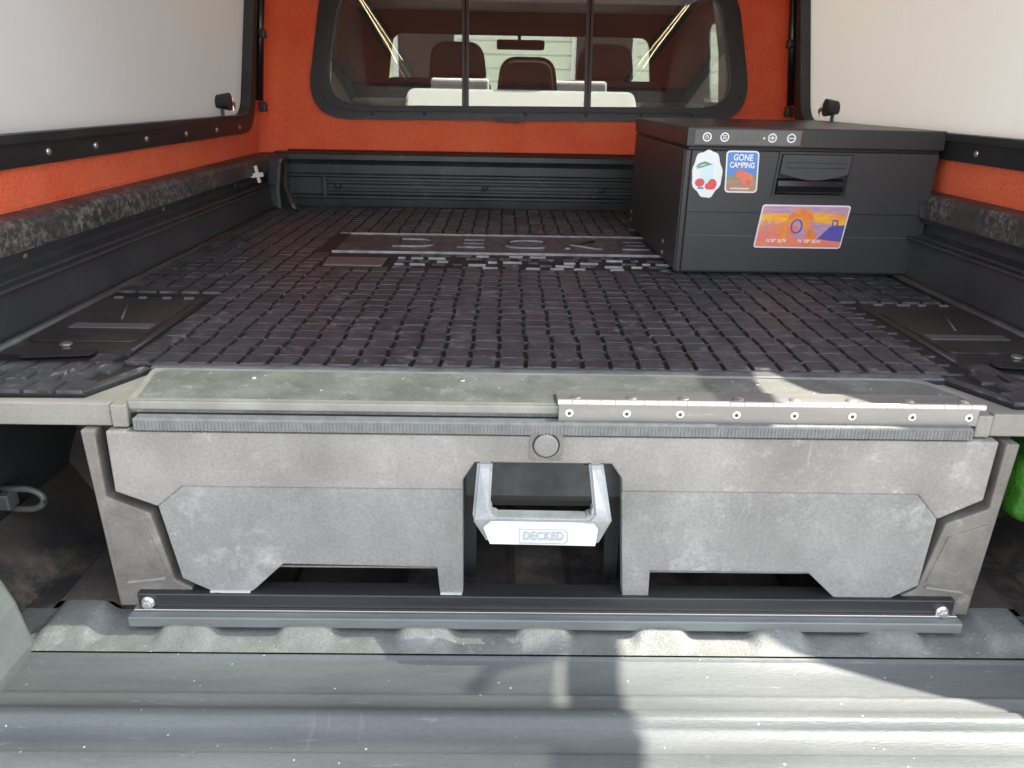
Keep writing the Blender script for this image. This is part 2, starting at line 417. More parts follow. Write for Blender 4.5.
profile_x('tailgate_cap', prof, -.80, .80, 'tailgate_cap', tg, 'pale sunlit outer strip of the tailgate', close=True)
box('hinge_gap_floor', (-.8, .60, -.36), (.8, .80, -.345), 'black_void', tg, bev=0)

# side walls of the bed + rail caps
def bed_side(s, dz):
    X = lambda v: s*v
    def P(l): return [(X(a), b+dz) for a, b in l]
    # inner wall, slightly bulged, from deck to under the rail
    bm = bmesh.new()
    prf = [(.800, -.33), (.806, -.10), (.812, .000), (.818, .055), (.826, .078), (.842, .086), (.842, .100), (.826, .104), (.822, .112), (.818, .132), (.819, .148), (.826, .157), (.842, .160), (.99, .160), (.99, -.33)]
    prism(bm, [[(X(a), b+dz*(b > .02)) for a, b in prf]], lambda a, b, d: (a, d, b), .80, 2.68)
    w_ = bmobj('bed_side', bm, 'bed_paint', truck, 'dark painted bed wall with long shelf ledge')
    # dusty rail cap, proud of the wall
    cap = [(.812, .118), (.8110, .154), (.8135, .1605), (.820, .1645), (.905, .1660), (.905, .158), (.831, .158), (.823, .152), (.8195, .143), (.8195, .118)]
    bm = bmesh.new(); prism(bm, [[(X(a), b+dz) for a, b in cap]], lambda a, b, d: (a, d, b), .80, 2.60)
    bmobj('rail_cap', bm, 'rail_cap', truck, 'dust streaked black plastic bed rail cap')
    # fasteners
    for y in (1.20, 1.72, 2.2):
        disc('rail_bolt', (X(.828), y, .108+dz), .006, .004, 'bolt_steel', truck, axis='X' if s < 0 else 'x', n=12, dome=.001)
    # thin ledge line
    box('ledge_strip', (min(X(.800), X(.82)), .80, .070+dz), (max(X(.800), X(.82)), 2.6, .076+dz), 'bed_paint', truck, bev=.002)
    return w_
bed_side(-1, 0); bed_side(1, .013)
# jamb pillars at the tailgate
for s in (-1, 1):
    pr = [(s*.668, -.36), (s*.665, -.31), (s*.674, -.25), (s*.715, -.13), (s*.76, 0), (s*.80, .12), (s*.99, .12), (s*.99, -.36)]
    profile_y('bed_jamb', pr, .715, .80, 'jamb_paint', truck, 'scuffed grey pillar beside the tailgate opening', bev=.008)
# wheel arch humps inside the bed under the deck
for s in (-1, 1):
    bm = bmesh.new(); ring = []
    N = 14
    for i in range(N+1):
        a = math.pi*i/N
        y = 1.55+.42*math.cos(a); z = -.33+.24*math.sin(a)
        ring.append((bm.verts.new((s*.82, y, z)), bm.verts.new((s*.64, y, z)), bm.verts.new((s*.62, 1.55+.40*math.cos(a), -.33+.22*math.sin(a)))))
    for i in range(N):
        for k in (0, 1): bm.faces.new((ring[i][k], ring[i][k+1], ring[i+1][k+1], ring[i+1][k]))
    bm.faces.new([r[2] for r in ring])
    bmobj('wheel_arch', bm, 'bed_dirty', truck, 'dusty wheel arch under the deck', True)
# sloping dirty lower wall + tie-down loop
for s in (-1, 1):
    profile_y('lower_wall', [(s*.800, -.24), (s*.72, -.316), (s*.801, -.316)], .802, 1.2, 'bed_dirty', truck)
pts = []
for i in range(15):
    a = R(-90+180*i/14); pts.append((-.768+.026*math.cos(a), .99, -.213+.017*math.sin(a)))
pts = [(-.80, .99, -.230)]+pts+[(-.80, .99, -.196)]
tubeob('tie_down_loop', pts, .0048, 'alu_grey', truck, 'bent metal tie-down loop')
box('tie_down_plate', (-.80, .975, -.225), (-.785, 1.0, -.200), 'bolt_steel', truck)
# small step line on the right floor
box('floor_step', (.60, .845, -.314), (.80, .85, -.304), 'bed_paint', truck, bev=.002)

# headboard
HB = 2.60
hz = lambda z: z
prf = [(HB+.03, .170), (HB-.012, .170), (HB-.020, .163), (HB-.020, .148), (HB-.008, .140), (HB, .130), (HB, .104), (HB-.008, .098), (HB-.008, .093), (HB+.006, .088),
       (HB+.006, .060), (HB+.006, .036), (HB-.008, .030), (HB-.008, .024), (HB, .020), (HB+.002, -.005), (HB-.02, -.02), (HB-.02, -.33), (HB+.03, -.33)]
profile_x('headboard', prf, -.82, .83, 'headboard', truck, 'ribbed black metal headboard of the bed', close=True)
hb = bpy.data.objects['headboard']
for z0, z1 in ((.068, .080), (.044, .056)):
    box('panel_rib', (-.66, HB-.006, z0), (.66, HB+.01, z1), 'headboard', hb, bev=.004)
for xx in (-.62, -.13, .26, .6):
    disc('panel_bolt', (xx, HB-.006, .062), .010, .006, 'dark_plastic', hb, n=12, dome=.002)
for xx in (-.665, .655):
    box('panel_end', (xx-.008, HB-.010, .028), (xx+.008, HB+.008, .096), 'headboard', hb, bev=.004)
for s in (-1, 1):     # corner posts with a moulded foot
    profile_y('corner_post', [(s*.83, -.02), (s*.785, -.02), (s*.785, .06), (s*.775, .13), (s*.765, .158), (s*.83, .158)], 2.50, 2.59, 'bed_paint', truck, bev=.012)
    tubeob('corner_bead', [(s*.765, 2.50, .14), (s*.760, 2.48, .07), (s*.745, 2.46, .025), (s*.725, 2.44, .002)], [.007, .009, .012, .008], 'headboard', truck)

# ---- cab
def cab():
    # rear wall below glass, roof, floor, side panels with quarter windows, front
    box('cab_rear_wall', (-.84, 2.745, -.4), (.84, 2.775, .25), 'shell_white', truck, bev=0)
    bm = bmesh.new()
    prism(bm, [rpoly([(-.84, .20), (.84, .20), (.84, .80), (-.84, .80)], 0), rpoly([(-.74, .262), (.76, .262), (.72, .74), (-.68, .74)], .09)], lambda a, b, d: (a, 2.762+(b-.25)*.172+d, b), 0, .02)
    bmobj('cab_rear_frame', bm, 'cab_dark', truck)
    bm = bmesh.new(); prism(bm, [rpoly([(-.74, .25), (.76, .25), (.72, .75), (-.68, .75)], .05)], lambda a, b, d: (a, 2.788+(b-.25)*.18+d, b), 0, .004)
    bmobj('rear_window', bm, 'cab_glass', truck)
    prob('cab_roof', [[(-.84, 2.86), (.84, 2.86), (.84, 4.0), (-.84, 4.0)], rpoly([(-.42, 2.92), (.70, 2.92), (.70, 3.55), (-.42, 3.55)], .05)], XY(.72), 0, .03, 'cab_grey', truck)  # roof hole added above the rear seats to let sun in
    prob('added_roof_glass', [rpoly([(-.43, 2.91), (.71, 2.91), (.71, 3.56), (-.43, 3.56)], .05)], XY(.735), 0, .004, 'clear_glass', truck)  # added pane, out of view; sun through it brightens the seat cover
    box('cab_floor', (-.84, 2.78, -.40), (.84, 5.0, -.38), 'cab_dark', truck, bev=0)
    for s in (-1, 1):
        out = [(2.78, -.4), (4.9, -.4), (4.9, .30), (4.35, .36), (3.95, .74), (2.8, .74)]
        win = rpoly([(3.06, .34), (3.50, .34), (3.48, .64), (3.10, .64)], .04)
        bm = bmesh.new(); prism(bm, [out, win], lambda a, b, d: (s*(.80+d - max(0, b-.3)*.12), a, b), 0, .03)
        bmobj('cab_side', bm, 'cab_dark', truck)
        bm = bmesh.new(); prism(bm, [win], lambda a, b, d: (s*(.812+d - max(0, b-.3)*.12), a, b), 0, .004)
        bmobj('side_window', bm, 'clear_glass', truck)
        # grey door trim inside
        bm = bmesh.new(); prism(bm, [rpoly([(3.0, .0), (3.75, .0), (3.72, .30), (3.05, .33)], .05)], lambda a, b, d: (s*(.775+d), a, b), 0, .02)
        bmobj('door_trim', bm, 'cab_grey', truck, 'grey door trim inside the cab')
        bm = bmesh.new(); tube(bm, [(s*.79, 3.02, .26), (s*.775, 3.12, .52), (s*.73, 3.14, .72)], [.05, .035, .03], 8); bmobj('roof_pillar', bm, 'cab_grey', truck, None, True)
    # windscreen surround and glass
    fn = lambda a, b, d: (a, 4.35-(b-.36)*1.05+d, b)
    bm = bmesh.new(); prism(bm, [[(-.82, .30), (.82, .30), (.80, .74), (-.80, .74)], rpoly([(-.70, .345), (.72, .345), (.64, .625), (-.62, .625)], .05)], fn, 0, .03)
    bmobj('windscreen_frame', bm, 'cab_dark', truck)
    bm = bmesh.new(); prism(bm, [[(-.74, .33), (.74, .33), (.68, .65), (-.68, .65)]], fn, .012, .016); bmobj('windscreen', bm, 'clear_glass', truck)
    box('dashboard', (-.80, 3.95, .0), (.80, 4.40, .315), 'cab_dark', truck, bev=.04)
    tubeob('mirror_stalk', [(.0, 4.04, .62), (.0, 3.98, .585)], .008, 'cab_dark', truck)
    box('rear_view_mirror', (-.11, 3.95, .555), (.12, 3.975, .60), 'seat_black', truck, bev=.01)
    box('bonnet', (-.82, 4.42, .12), (.82, 5.5, .26), 'shell_white', truck, bev=.04)
    # rear bench and front seats
    def seat(name, x0, x1, y, ztop, lab):
        bm = bmesh.new(); addbox(bm, (x0, y, -.3), (x1, y+.13, ztop), .045, 4); s_ = bmobj(name, bm, 'seat_black', truck, lab, True)
        bm = bmesh.new(); addbox(bm, (x0, y+.11, -.3), (x1, y+.6, -.1), .04, 3); bmobj('seat_cushion', bm, 'seat_black', s_, None, True)
        return s_
    def head(s_, x, y, z0, wd, ht):
        bm = bmesh.new(); pts = rpoly([(-wd/2, 0), (wd/2, 0), (wd/2*.86, ht), (-wd/2*.86, ht)], [.02, .02, ht*.45, ht*.45])
        prism(bm, [pts], lambda a, b, d: (x+a, y+d, z0+b), 0, .09)
        bmesh.ops.recalc_face_normals(bm, faces=bm.faces)
        es = [e for e in bm.edges if len(e.link_faces) == 2 and e.calc_face_angle(0) > .9]
        bmesh.ops.bevel(bm, geom=es, offset=.02, segments=3, affect='EDGES')
        bmobj('headrest', bm, 'seat_black', s_)
        for q in (-.04, .04): tubeob('headrest_post', [(x+q, y+.045, z0-.06), (x+q, y+.045, z0+.02)], .006, 'seat_black', s_, n=6)
    rear = seat('rear_seat', -.70, .72, 3.06, .335, 'black rear bench seat behind the glass')
    head(rear, .018, 3.09, .355, .235, .135)
    for x in (-.37, .40):
        fs = seat('front_seat', x-.24, x+.24, 3.62, .42, 'black front seat with headrest')
        head(fs, x+.09 if x < 0 else x-.02, 3.64, .42, .26, .15)
cab()

# white cover over the rear seat
def cover():
    t = empty('seat_cover', 'white cloth cover lying over the top of the rear bench seat', 'seat cover', loc=(0, 0, 0))
    bm = bmesh.new(); pts = rpoly([(-.455, .20), (.445, .20), (.425, .372), (-.435, .372)], [.01, .01, .03, .03])
    prism(bm, [pts], lambda a, b, d: (a, 2.96+d+(b-.2)*.75, b), -.012, .024); bmesh.ops.recalc_face_normals(bm, faces=bm.faces)
    es = [e for e in bm.edges if len(e.link_faces) == 2 and e.calc_face_angle(0) > .9]
    bmesh.ops.bevel(bm, geom=es, offset=.008, segments=2, affect='EDGES')
    bmobj('front_sheet', bm, 'cover_white', t)
    bm = bmesh.new(); addbox(bm, (-.36, 3.20, .30), (-.13, 3.24, .412), .012, 3); bmobj('folded_corner', bm, 'cover_white', t)
    bm = bmesh.new(); addbox(bm, (.10, 3.20, .30), (.335, 3.24, .410), .012, 3); bmobj('folded_corner', bm, 'cover_white', t)
cover()

# house outside beyond the cab
def house():
    t = empty('house', 'pale green sided house seen through the cab windows', 'house', loc=(0, 14, GZ))
    bm = bmesh.new(); addbox(bm, (-9, 0, 0), (9, .3, 5)); bmobj('wall', bm, 'siding', t)
    me = None
    for i in range(22):
        if me is None:
            bm = bmesh.new(); addbox(bm, (-9, -.03, 0), (9, 0.0, .19)); ob = bmobj('siding_board', bm, 'siding', t); me = ob.data
        else:
            ob = bpy.data.objects.new('siding_board', me); COL.objects.link(ob); ob.parent = t
        ob.location = (0, -.001, .10+i*.215); ob.rotation_euler = (R(3), 0, 0)
    for x in (-1.4, 1.6):
        f = bmobj('window', (lambda b: (addbox(b, (x-.55, -.09, 1.3), (x+.55, -.04, 2.5)), b)[1])(bmesh.new()), 'siding_trim', t)
        bmobj('pane', (lambda b: (addbox(b, (x-.47, -.11, 1.38), (x+.47, -.095, 2.42)), b)[1])(bmesh.new()), 'cab_dark', f)
house()

# ================================================================== canopy
can = empty('truck_canopy', 'truck canopy lined with bright orange carpet, framed windows and open rear hatch', 'truck canopy', loc=(0, 0, 0))
def wallx(z): return .886-.10*z
YF = lambda z: 2.635+(z-.17)*.172
WZ0, WZ1 = .163, .80
def side(s, dz):
    fn = lambda a, b, d: (s*(wallx(b)+d), a, b)
    Z = lambda z: z+dz
    out = [(.74, Z(.163)), (2.66, Z(.163)), (2.74, .84), (1.08, .84), (1.02, .80), (.925, .68)]
    hole = rpoly([(1.08, Z(.262)), (2.465, Z(.262)), (2.52, .765), (1.24, .765)], .055)
    bm = bmesh.new(); prism(bm, [out, hole], fn, 0, .02)
    w_ = bmobj('side_wall', bm, 'carpet', can, 'orange carpeted side wall')
    # carpeted return at the foot
    profile_y('carpet_foot', [(s*.872, Z(.163)), (s*.868, Z(.170)), (s*.869, Z(.188)), (s*.88, Z(.205)), (s*.92, Z(.205)), (s*.92, Z(.163))], .76, 2.62, 'carpet', w_, bev=.003)
    # black window frame (raised ring)
    fo = rpoly([(1.00, Z(.234)), (2.505, Z(.234)), (2.555, .79), (1.19, .79)], .085)
    fi = rpoly([(1.08, Z(.286)), (2.435, Z(.286)), (2.50, .745), (1.27, .745)], .055)
    fm = rpoly([(1.05, Z(.272)), (2.455, Z(.272)), (2.52, .76), (1.24, .76)], .06)
    bm = bmesh.new(); prism(bm, [fo, fm], fn, -.012, .012)
    f_ = bmobj('window_frame', bm, 'frame_black', can, 'black metal frame of the side window')
    bm = bmesh.new(); prism(bm, [fm, fi], fn, -.020, .016); bmobj('window_seal', bm, 'dark_plastic', f_)
    # white door panel
    pn = rpoly([(1.04, Z(.265)), (2.46, Z(.265)), (2.53, .77), (1.22, .77)], .05)
    bm = bmesh.new(); prism(bm, [pn], fn, .010, .018); d_ = bmobj('side_door', bm, 'door_panel_white', can, 'white panel door filling the side window')
    # frame screws
    for y in (1.36, 1.52, 1.74, 1.96, 2.17, 2.36):
        disc('screw', (s*(wallx(.25)-.012), y, Z(.253)), .0065, .003, 'bolt_steel', f_, axis='X' if s < 0 else 'x', n=10, dome=.001)
    # latch: rubber knob + metal bracket
    y0 = 2.24; xx = s*(wallx(.3))
    bm = bmesh.new(); tube(bm, [(xx+s*.01, y0, Z(.325)), (xx-s*.028, y0, Z(.325))], [.017, .024], 12); k = bmobj('latch_knob', bm, 'frame_black', can, 'black rubber latch knob')
    bm = bmesh.new(); tube(bm, [(xx-s*.005, y0, Z(.325)), (xx-s*.005, y0, Z(.28))], .005, 8); bmobj('latch_stem', bm, 'frame_black', k)
    bm = bmesh.new(); tube(bm, [(xx-s*.022, y0, Z(.325)), (xx-s*.022, y0+.05, Z(.318)), (xx-s*.012, y0+.075, Z(.312))], .006, 8)
    tube(bm, [(xx-s*.022, y0+.022, Z(.338)), (xx-s*.022, y0+.024, Z(.305))], .005, 8)
    tube(bm, [(xx-s*.02, y0+.045, Z(.334)), (xx-s*.02, y0+.047, Z(.300))], .004, 8)
    bmobj('latch_bracket', bm, 'bolt_steel', k)
    # gas strut beside the frame
    y1 = 2.548
    st = tubeob('gas_strut', [(s*(wallx(.33)-.014), y1, Z(.325)), (s*(wallx(.55)-.014), y1+.01, .55), (s*(wallx(.78)-.014), y1+.02, .78)], .012, 'strut_black', can, 'slim black gas strut')
    box('strut_end', (s*(wallx(.31)-.022)-.008, y1-.012, Z(.292)), (s*(wallx(.31)-.022)+.014, y1+.016, Z(.322)), 'frame_black', st, bev=.004)
    box('strut_joint', (s*(wallx(.52)-.020)-.008, y1-.008, .505), (s*(wallx(.52)-.020)+.010, y1+.026, .53), 'frame_black', st, bev=.003)
side(-1, 0); side(1, .013)

# front wall with window
ffn = lambda a, b, d: (a, YF(b)+d, b)
WO = rpoly([(-.722, .270), (.752, .284), (.67, .72), (-.65, .72)], [.15, .15, .12, .12], 12)
WI = rpoly([(-.662, .314), (.694, .328), (.615, .685), (-.592, .685)], [.125, .125, .10, .10], 12)
WM = rpoly([(-.690, .296), (.722, .310), (.640, .705), (-.618, .705)], [.137, .137, .11, .11], 12)
bm = bmesh.new(); prism(bm, [[(-.89, .158), (.91, .168), (.86, .84), (-.84, .84)], WM], ffn, 0, .03)
bmobj('front_wall', bm, 'carpet', can, 'orange carpeted front wall')
for s in (-1, 1):   # carpeted corner fillet
    bm = bmesh.new(); A = []
    for i in range(7):
        a = R(90*i/6); A.append((1-math.sin(a), 1-math.cos(a)))
    rows = []
    for z in (.165, .35, .6, .84):
        xw = wallx(z); yw = YF(z); r = .06
        rows.append([bm.verts.new((s*(xw-.001-r*p), yw-.001-r*q, z)) for p, q in A])
    for i in range(3):
        for k in range(6): bm.faces.new((rows[i][k], rows[i][k+1], rows[i+1][k+1], rows[i+1][k]))
    bmobj('corner_fillet', bm, 'carpet', can, None, True)
bm = bmesh.new(); prism(bm, [WO, WM], ffn, -.014, .004); wf = bmobj('front_window_frame', bm, 'frame_black', can, 'black gasket frame of the front window')
bm = bmesh.new(); prism(bm, [WM, WI], ffn, -.024, .012); bmobj('inner_frame', bm, 'dark_plastic', wf)
for xx in (-.197, .205):
    bm = bmesh.new(); prism(bm, [[(xx-.011, .316), (xx+.011, .316), (xx+.011, .70), (xx-.011, .70)]], ffn, -.010, .006)
    bmobj('mullion', bm, 'mullion_brown', wf)
    bm = bmesh.new(); prism(bm, [[(xx-.0022, .318), (xx+.0022, .318), (xx+.0022, .70), (xx-.0022, .70)]], ffn, -.014, -.010)
    bmobj('mullion_seal', bm, 'strut_black', wf)
def clipx(poly, x0, x1):
    def cl(p, f, v):
        out = []
        for i in range(len(p)):
            a, b = p[i-1], p[i]; ia, ib = f(a[0]), f(b[0])
            if ia != ib:
                t = (v-a[0])/(b[0]-a[0]); out.append((v, a[1]+(b[1]-a[1])*t))
            if ib: out.append(b)
        return out
    return cl(cl(poly, lambda q: q >= x0, x0), lambda q: q <= x1, x1)
for x0, x1 in ((-.9, -.208), (-.186, .194), (.216, .9)):
    bm = bmesh.new(); prism(bm, [clipx(WM, x0, x1)], ffn, .000, .004); bmobj('pane', bm, 'window_glass', can)
for xx, zz in ((-.684, .45), (-.655, .335), (-.50, .290), (-.33, .292), (0, .296), (.2, .298), (.38, .300), (.55, .303), (.705, .36), (.71, .47), (-.66, .55), (.685, .58)):
    disc('frame_screw', (xx, YF(zz)-.014, zz), .006, .002, 'dark_plastic', wf, n=10, dome=.001)
prob('frame_tab', [[(-.10, .272), (.0, .273), (.0, .286), (-.10, .285)]], XZ(2.625), 0, .03, 'dark_plastic', wf)
# rubber seal between canopy and headboard
profile_x('base_seal', [(2.600, .148), (2.594, .158), (2.597, .170), (2.612, .176), (2.66, .176), (2.66, .148)], -.78, .86, 'strut_black', can, 'black rubber seal along the foot of the front wall', close=True)
# roof + lining
bm = bmesh.new(); prism(bm, [[(-.83, 1.55), (.83, 1.55), (.83, 2.76), (-.83, 2.76)]], XY(.795), 0, .012)
rf = bmobj('roof_lining', bm, 'carpet', can, 'orange carpeted roof lining')
box('dark_reflection_panel', (-.82, 1.11, .780), (.82, 1.548, .809), 'strut_black', can, bev=.004, label='black panel added under the rear roof to darken the window reflection')  # added unseen panel, keeps the lower window reflection dark
bm = bmesh.new(); addbox(bm, (-.88, 1.10, .81), (.88, 2.78, .86), .02); bmobj('roof_shell', bm, 'shell_white', can)
for s in (-1, 1):
    px = [(.543*s, 1.82, .785), (.555*s, 2.0, .785), (.60*s, 2.4, .785)]
    l_ = tubeob('light_strip', px, .0018, 'led', can, 'thin glowing strip added for the doubled reflection', n=6)
    bm = bmesh.new(); prism(bm, [[(s*.484, 1.63), (s*.536, 1.63), (s*.588, 2.0), (s*.630, 2.42), (s*.572, 2.42), (s*.520, 2.0)]], XY(.7885), 0, .006); bmobj('strip_glow_block', bm, 'black_void', l_)  # added black backing, keeps strip glow off the carpet lining
    px = [(.515*s, 1.85, .785), (.535*s, 2.0, .785), (.59*s, 2.4, .785)]  # second thin strip added to draw the doubled reflection in the glass
    l_ = tubeob('light_strip', px, .0013, 'led', can, 'thin glowing strip added for the doubled reflection', n=6)
# rear hatch, propped open: tinted glass in a dark frame
H0, H1 = Vector((0, 1.11, .83)), Vector((0, .806, 1.16))
hfn = lambda a, b, d: (a, H0.y+(H1.y-H0.y)*b + d*.75, H0.z+(H1.z-H0.z)*b + d*.66)
bm = bmesh.new()
prism(bm, [[(-.77, 0), (.77, 0), (.93, .92), (.965, 1.0), (1.02, 1.52), (-1.02, 1.52), (-.965, 1.0), (-.93, .92)], [(-.715, .10), (.715, .10), (.865, .90), (-.865, .90)], [(-.87, 1.03), (.87, 1.03), (.93, 1.46), (-.93, 1.46)]], hfn, 0, .02)
hatch = bmobj('rear_hatch', bm, 'frame_black', can, 'raised rear hatch with dark frame')
bm = bmesh.new(); prism(bm, [[(-.72, .09), (.72, .09), (.935, 1.47), (-.935, 1.47)]], hfn, .008, .013); bmobj('hatch_glass', bm, 'hatch_glass', hatch)
bm = bmesh.new(); tube(bm, [hfn(.80, .55, -.01), hfn(.70, .60, -.03), hfn(.70, .72, -.03)], .012, 8); bmobj('hatch_handle', bm, 'frame_black', hatch)

# ================================================================== storage system
sto = empty('drawer_storage_system', 'grey plastic truck bed storage deck with one wide drawer below it', 'truck bed drawer', loc=(0, 0, 0))
FY = .85
Lf = [(-.553, -.036), (-.555, -.120), (-.504, -.141), (-.487, -.249), (-.452, -.268), (-.396, -.268), (-.352, -.225), (-.149, -.228), (-.146, -.268),
      (-.115, -.268), (-.114, -.098), (-.099, -.073), (.073, -.073), (.087, -.094), (.100, -.272), (.135, -.272), (.134, -.230), (.346, -.231), (.392, -.275),
      (.455, -.275), (.498, -.250), (.502, -.148), (.556, -.119), (.556, -.036)]
# upper facing
up = [(-.553, -.036), (-.555, -.120), (-.504, -.141), (-.470, -.112), (-.114, -.112), (-.114, -.098), (-.099, -.073), (.073, -.073), (.087, -.094), (.088, -.112), (.47, -.112), (.502, -.148), (.556, -.119), (.556, -.036)]
lo = [(-.504, -.141), (-.487, -.249), (-.452, -.268)] + [(-.44, -.2675), (-.43, -.2695), (-.42, -.2675), (-.41, -.2690)] + [(-.396, -.268), (-.352, -.225), (-.149, -.228), (-.146, -.268), (-.13, -.2695), (-.115, -.268), (-.114, -.112), (-.470, -.112)]
lo2 = [(.502, -.148), (.498, -.250), (.455, -.275), (.44, -.2735), (.41, -.2755), (.392, -.275), (.346, -.231), (.134, -.230), (.135, -.272), (.118, -.2745), (.100, -.272), (.088, -.112), (.47, -.112)]
drawer = prob('drawer', [up], XZ(FY), 0, .018, 'face_plastic', sto, 'wide scuffed grey plastic drawer front with stepped lower corners', bev=.0022)
def slope(a, b, d):     # lower panel leans out towards its foot
    return (a, FY+.0014+d - max(0, (-.112-b))*.018*(1 if d < .01 else 0), b)
for l_ in (lo, lo2):
    prob('lower_panel', [l_], slope, 0, .016, 'face_lower', drawer, 'scuffed grey lower panel, tinted cooler for sky light', bev=.0016)
# embossed line around recess
for xa, xb, z in ((-.452, -.398, -.268), (-.145, -.116, -.268), (.101, .134, -.273), (.394, .454, -.2752)):
    pts = []; x = xa
    while x < xb:
        pts.append((x, z-random.uniform(.0004, .0032))); x += random.uniform(.0018, .004)
    pts = [(xa, z+.0012)] + pts + [(xb, z+.0012)]
    prob('torn_edge', [pts], XZ(FY-.0045), 0, .004, 'torn_plastic', drawer)
# seal strip (segmented rubber)
box('seal_strip', (-.517, FY-.002, -.034), (.519, FY+.016, -.0175), 'seal_rubber', drawer, bev=.002)
bm = bmesh.new()
for i in range(230):
    x = -.515+i*.0045; addbox(bm, (x, FY-.0025, -.0325), (x+.0034, FY-.001, -.0205))
o = bmobj('seal_ribs', bm, 'seal_rubber', drawer); o['kind'] = 'stuff'
# latch button
prob('button_plate', [rrect(-.031, -.068, .010, -.028, .004)], XZ(FY), -.0015, .004, 'post_plastic', drawer, 'small square button plate', bev=.0008)
disc('latch_button', (-.0105, FY-.0015, -.047), .0150, .003, 'face_lower', drawer, n=28, dome=.0004)
ring_flat('button_ring', (-.0105, FY-.0017, -.047), .0155, .0170, 'black_void', drawer, d=.0006)
# handle recess: back plate, side cheeks, shade hood
rec = box('handle_recess', (-.118, .905, -.150), (.104, .912, -.060), 'recess_plastic', sto, bev=0, label='dark hollow behind the pull handle')
prob('recess_cheek', [[(.868, -.07), (.906, -.07), (.906, -.16), (.868, -.19)]], lambda a, b, d: (-.117+d-.0*b, a, b), 0, .004, 'dark_plastic', rec)
prob('recess_cheek', [[(.868, -.07), (.906, -.07), (.906, -.16), (.868, -.19)]], lambda a, b, d: (.100+d, a, b), 0, .004, 'dark_plastic', rec)
box('recess_top', (-.118, .868, -.071), (.104, .912, -.066), 'dark_plastic', rec, bev=0)
box('recess_floor', (-.118, .905, -.154), (.104, .96, -.150), 'dark_plastic', rec, bev=0)
prob('arch_panel', [[(-.118, -.30), (-.118, -.15), (.104, -.15), (.104, -.30), (.085, -.30), (.083, -.195), (.068, -.172), (-.085, -.172), (-.10, -.195), (-.10, -.30)]], XZ(.93), 0, .01, 'dark_plastic', rec)
# drawer carcass and dark underside
car = box('drawer_carcass', (-.548, .872, -.243), (.550, 2.3, -.028), 'dark_plastic', sto, bev=0, label='dark drawer box behind the front')
for v in car.data.vertices: pass
# cut the carcass around the recess by rebuilding it from three boxes
bm = bmesh.new()
addbox(bm, (-.548, .872, -.243), (-.119, 2.3, -.028)); addbox(bm, (.105, .872, -.243), (.550, 2.3, -.028)); addbox(bm, (-.1189, .965, -.20), (.1049, 2.3, -.028))
bm.to_mesh(car.data); bm.free(); 
prob('lower_lip', [[(-.47, -.2255), (-.14, -.2255), (-.14, -.247), (-.47, -.247)]], XZ(.874), 0, .006, 'face_lower', sto)
bpy.data.objects['lower_lip'].parent = sto
prob('lower_lip', [[(.128, -.228), (.47, -.228), (.47, -.250), (.128, -.250)]], XZ(.874), 0, .006, 'face_lower', sto)
# pull handle: U of faceted cast bars
def handle():
    h = empty('x', '', ''); bpy.data.objects.remove(h)
    # path of the U, outer and inner outlines on the front plane
    out = [(-.0955, -.070), (-.1005, -.126), (-.0815, -.159), (.0545, -.161), (.0705, -.126), (.0620, -.070)]
    inn = [(.0440, -.070), (.0475, -.116), (.0420, -.1225), (-.0730, -.1215), (-.0790, -.115), (-.0765, -.070)]
    loop = out+inn
    bm = bmesh.new(); prism(bm, [loop], lambda a, b, d: (a, .800+(b+.16)*-.10*0 + d + max(0, (b+.118))*1.0, b), 0, .022)
    bmesh.ops.recalc_face_normals(bm, faces=bm.faces)
    es = [e for e in bm.edges if len(e.link_faces) == 2 and e.calc_face_angle(0) > .6]
    bmesh.ops.bevel(bm, geom=es, offset=.0035, segments=3, affect='EDGES')
    hd = bmobj('pull_handle', bm, 'handle_alu', sto, 'cast silver grey U-shaped pull handle')
    # bright sloping plate on the cross bar (leans back, faces up)
    pl = [(-.0775, -.1265), (.0475, -.1275), (.0530, -.1345), (.0500, -.1545), (-.0785, -.1530), (-.0865, -.1335)]
    fn = lambda a, b, d: (a, .7985-d - (-.1265-b)*.30*0 - (-.125-b)*.22, b)
    bm = bmesh.new(); prism(bm, [pl], fn, -.004, .0016); bmobj('badge_plate', bm, 'handle_face', hd)
    rr = rpoly([(-.0430, -.1335), (.0130, -.1340), (.0165, -.1380), (.0165, -.1490), (.0125, -.1525), (-.0430, -.1520)], 0)
    cx, cz = -.0135, -.143
    r2 = [(cx+(a-cx)*.965, cz+(b-cz)*.88) for a, b in rr]
    bm = bmesh.new(); prism(bm, [rr, r2], fn, .0016, .0024); bmobj('badge_border', bm, 'handle_print', hd)
    y = .7985-.002-(-.125+.143)*.22
    text('badge_lettering', 'DECKED', .0150, 'handle_print', hd, T(cx, y-.0005, cz) @ Matrix.Rotation(R(-12), 4, 'X') @ FACE, ext=.0005, off=.0003, sx=.80, spacing=1.12)
    for x in (-.082, .046):
        box('handle_pivot', (x-.007, .862, -.082), (x+.007, .90, -.073), 'dark_plastic', hd, bev=.002)
handle()

